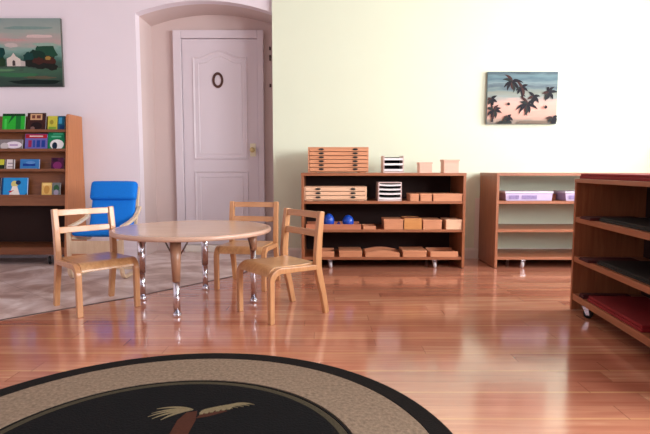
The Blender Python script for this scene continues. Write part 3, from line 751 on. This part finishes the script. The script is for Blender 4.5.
# ------------------------------------------------------------------ chairs
def make_chair():
    r = empty('child_chair'); W = .178; t = .03   # local +y = the way it faces
    SZ = .29
    for s_ in (-1, 1):
        x0, x1 = sorted((s_*W, s_*(W-.031)))
        # front leg bending into the side rail
        path = [(.168, 0), (.168, .12), (.168, SZ-.07)]+arc(.168-.058, SZ-.075, .058, 0, PI/2, 8)[1:]+[(-.02, SZ-.02), (-.118, SZ-.022)]
        th = [.027, .028, .03]+[.032]*8+[.028, .028]
        MB().ribbon(path, th, x0, x1, M['beech_leg']).build('leg', r, bevel=.004)
        # rear leg carries the backrest
        path = [(-.192, 0), (-.168, .12), (-.142, .22), (-.1325, .27), (-.133, .33), (-.142, .45), (-.158, .571)]
        MB().ribbon(path, [.030, .034, .040, .041, .04, .037, .032], x0+s_*0, x1, M['beech_leg']).build('leg', r, bevel=.004)
    # seat: bent ply rolling over at the front
    path = [(-.128, SZ-.003), (-.06, SZ-.008), (.04, SZ-.006), (.10, SZ-.003)]+arc(.128, SZ-.034, .032, PI/2, .25, 6)
    path = [(-.128, SZ-.002), (-.06, SZ-.007), (.03, SZ-.006), (.11, SZ-.005)]+arc(.122, SZ-.052, .047, PI/2, .1, 7)
    MB().ribbon(path, .012, -W+.0315, W-.0315, M['beech']).build('seat', r, bevel=.002)
    def slat(z, h, y0):
        n = 10; mb = MB(); vs = []; fs = []
        for i in range(n+1):
            u = -1+2*i/n; x = u*(W-.0315); yb = y0-.012*(1-u*u)
            for (dy, dz) in ((.008, -h/2), (.008, h/2), (-.008, h/2), (-.008, -h/2)): vs.append((x, yb+dy-(dz*.12), z+dz))
        for i in range(n):
            for j in range(4): fs.append((4*i+j, 4*i+(j+1) % 4, 4*i+4+(j+1) % 4, 4*i+4+j))
        fs += [(0, 1, 2, 3), (4*n+3, 4*n+2, 4*n+1, 4*n)]
        return mb.add(vs, fs, M['beech_rail'])
    slat(.549, .036, -.155).build('back_slat', r, bevel=.003)
    slat(.448, .036, -.1425).build('back_slat', r, bevel=.003)
    MB().box(-W+.0315, W-.0315, -.124, -.108, SZ-.04, SZ-.012, M['beech_rail']).build('seat_rail', r, bevel=.002)
    return r
c1 = make_chair()
def place(c, x, y, fx, fy_, label):
    c.location = (x, y, 0); c.rotation_euler = (0, 0, math.atan2(-fx, fy_)); return tag(c, label, 'chair', 'small wooden chairs around the table')
place(c1, -1.333, 3.018, .71, -.705, 'small beech chair left of the round table, standing half on the tiles')
place(copy_tree(c1), -.247, 2.888, -.785, -.62, 'small beech chair right of the round table, nearest the shelving unit')
place(copy_tree(c1), -.532, 3.585, -.17, -.985, 'small beech chair behind the round table, in front of the door')

# ------------------------------------------------------------------ blue easy chair
ez = tag(empty('easy_chair', (-1.66, 3.74, 0), 0), 'small birch easy chair with bright blue cushion by the lilac wall', 'armchair')
W = .203    # local: front at y=0, +y to the rear
for s_ in (-1, 1):
    x0, x1 = sorted((s_*W, s_*(W-.028)))
    path = [(.40, .012), (.10, .012)]+[(p[0], p[1]) for p in arc(.075, .072, .06, -PI/2, -PI, 6)]+[(.018, .2), (.022, .33)]+arc(.062, .345, .042, PI, PI/2, 6)+[(.2, .405), (.31, .43), (.42, .50)]
    MB().ribbon(path, .02, x0, x1, M['birch']).build('side_frame', ez, bevel=.002)
for s_ in (-1, 1):
    x0, x1 = sorted((s_*(W-.03), s_*(W-.055)))
    path = [(.03, .305), (.15, .285), (.27, .27), (.33, .29), (.38, .34), (.43, .48), (.475, .66)]
    MB().ribbon(path, .018, x0, x1, M['birch']).build('seat_frame', ez, bevel=.002)
MB().box(-W+.028, W-.028, .012, .028, .19, .285, M['birch']).build('front_rail', ez, bevel=.003)
MB().box(-W+.028, W-.028, .41, .426, .002, .03, M['birch']).build('rear_rail', ez, bevel=.003)
def pad(path, th, hw_, name, m_, par=None):
    n = len(path); mb = MB(); rows = 9; vs = []; fs = []
    cross = []
    for k in range(16):
        a = 2*PI*k/16; c, s__ = math.cos(a), math.sin(a)
        cross.append((math.copysign(abs(c)**.28, c), math.copysign(abs(s__)**.55, s__)))
    for i, p in enumerate(path):
        a = path[max(0, i-1)]; b = path[min(n-1, i+1)]; dx, dy = b[0]-a[0], b[1]-a[1]; l = math.hypot(dx, dy)
        nx_, ny_ = -dy/l, dx/l
        e = .55 if i in (0, n-1) else 1
        for (cx_, cy_) in cross: vs.append((cx_*hw_*(1 if e == 1 else .97), p[0]+nx_*cy_*th/2*e, p[1]+ny_*cy_*th/2*e))
    for i in range(n-1):
        for k in range(16): fs.append((16*i+k, 16*i+(k+1) % 16, 16*i+16+(k+1) % 16, 16*i+16+k))
    fs += [tuple(range(16)), tuple(range(16*(n-1), 16*n))]
    mb.add(vs, fs, m_, True); o = mb.build(name, par or ez, subs=1); return o
cu = pad([(.0, .338), (.02, .342), (.10, .33), (.18, .318), (.25, .308), (.285, .318), (.315, .355), (.345, .42), (.375, .51), (.40, .585), (.42, .65), (.425, .665)], .052, W-.032, 'cushion', M['blue'])
pad([(.365, .555), (.372, .57), (.385, .605), (.402, .65), (.418, .69), (.424, .70)], .085, W-.022, 'headrest', M['blue'])

# ------------------------------------------------------------------ rug
RC = (-.46, 1.34); RR = .862
rug = empty('round_rug', (RC[0], RC[1], 0)); tag(rug, 'round black and tan rug with a palm tree motif on the wood floor', 'rug')
def ring(r0, r1, z0, z1, m_, name):
    seg = 128; mb = MB(); prof = [(r0, z0), (r1, z0), (r1, z1*.7), (r1-.004, z1), (r0+.0, z1)]
    vs = []; fs = []; n = len(prof)
    for (rr, h) in prof:
        for k in range(seg):
            a = 2*PI*k/seg; vs.append((rr*math.cos(a), rr*math.sin(a), h))
    for i in range(n-1):
        for k in range(seg): fs.append((i*seg+k, i*seg+(k+1) % seg, (i+1)*seg+(k+1) % seg, (i+1)*seg+k))
    for k in range(seg): fs.append(((n-1)*seg+k, (n-1)*seg+(k+1) % seg, (k+1) % seg, k))
    return mb.add(vs, fs, m_).build(name, rug)
ring(RR-.07, RR, 0, .012, M['rug_black'], 'outer_border')
ring(.568, RR-.07, 0, .0125, M['rug_tan'], 'tan_band')
ring(.556, .568, 0, .012, M['rug_black'], 'ring_line')
ring(.53, .556, 0, .012, M['rug_olive'], 'olive_ring')
mb = MB().lathe([(.53, 0), (.53, .012), (.001, .012)], M['rug_center'], (0, 0, 0), 96, 'z', False); mb.build('centre_field', rug)
# palm motif: tufted shapes; local coordinates, crown towards the wall
mb = MB(); z = .0125; cxm, cym = .03, .322
def fr(cx_, cy_, L_, a, bend, wd, m_, z):
    n = 7; up = []; dn = []
    for k in range(n+1):
        u = k/n; aa = a+bend*u; x = cx_+L_*u*math.cos(aa); y = cy_+L_*u*math.sin(aa); wk = wd*math.sin(PI*min(1, .15+.85*u))+.0008
        up.append((x-math.sin(aa)*wk, y+math.cos(aa)*wk)); dn.append((x+math.sin(aa)*wk, y-math.cos(aa)*wk))
    mb.prism(up+dn[::-1], (.011, z), m_, ax=('x', 'y'))
k = 0
for (a, bend, L_) in ((2.85, .5, .13), (3.05, .45, .14), (3.25, .4, .13), (3.45, .4, .11), (2.6, .5, .12)):
    fr(cxm-.005, cym, L_, a, bend, .005, M['rug_frond'], z+.0002*k); k += 1
for (x0, y0_) in ((.03, 0), (.045, .006), (.06, .012), (.078, .018), (.096, .024), (.112, .03)):
    fr(cxm+x0, cym-.035+y0_*1.2, .088, 1.75, -1.35, .009, M['rug_frond'], z+.0002*k); k += 1
mb.prism([(cxm-.035, .12), (cxm+.02, .12), (cxm+.022, .25), (cxm+.012, cym-.008), (cxm-.02, cym-.02), (cxm-.035, .25)], (.011, z), M['rug_brown'], ax=('x', 'y'))
mb.prism([(cxm+.02, cym-.06), (cxm+.06, cym-.045), (cxm+.11, cym-.01), (cxm+.10, cym+.0), (cxm+.03, cym-.02)], (.011, z+.0001), M['rug_brown'], ax=('x', 'y'))
mb.build('palm_motif', rug)

# ------------------------------------------------------------------ light
def area(name, loc, rot, sx, sy, e, col):
    l = bpy.data.lights.new(name, 'AREA'); l.shape = 'RECTANGLE'; l.size = sx; l.size_y = sy; l.energy = e; l.color = col
    o = bpy.data.objects.new(name, l); COL.objects.link(o); o.location = loc; o.rotation_euler = rot; return o
ER, EF = (205, 155, 92), (7, 1)
for (a, b, z0, z1), e in zip(WR, ER):
    area('daylight_right', (XR+.16, (a+b)/2, (z0+z1)/2), (0, PI/2, 0), z1-z0, b-a, e, (.96, .975, 1))
for (a, b, z0, z1), e in zip(WFILL, EF):  # added fill lamps behind the camera
    area('added_fill_front', ((a+b)/2, YF-.16, (z0+z1)/2), (PI/2, 0, 0), b-a, z1-z0, e, (.9, .92, 1))
w_ = bpy.data.worlds.new('world'); bpy.context.scene.world = w_; w_.use_nodes = True
w_.node_tree.nodes['Background'].inputs[0].default_value = (.8, .88, 1, 1); w_.node_tree.nodes['Background'].inputs[1].default_value = 1.

# ------------------------------------------------------------------ camera
cd = bpy.data.cameras.new('camera'); cam = bpy.data.objects.new('camera', cd); COL.objects.link(cam)
cd.sensor_width = 36; cd.lens = 525*36/650; cam.location = (0, 0, .8)
cam.rotation_euler = (math.radians(90-5.2), 0, 0); cd.clip_start = .05
sc = bpy.context.scene; sc.camera = cam
sc.view_settings.view_transform = 'Standard'; sc.view_settings.look = 'None'; sc.view_settings.exposure = .12; sc.view_settings.gamma = 1
sc.view_settings.use_curve_mapping = False
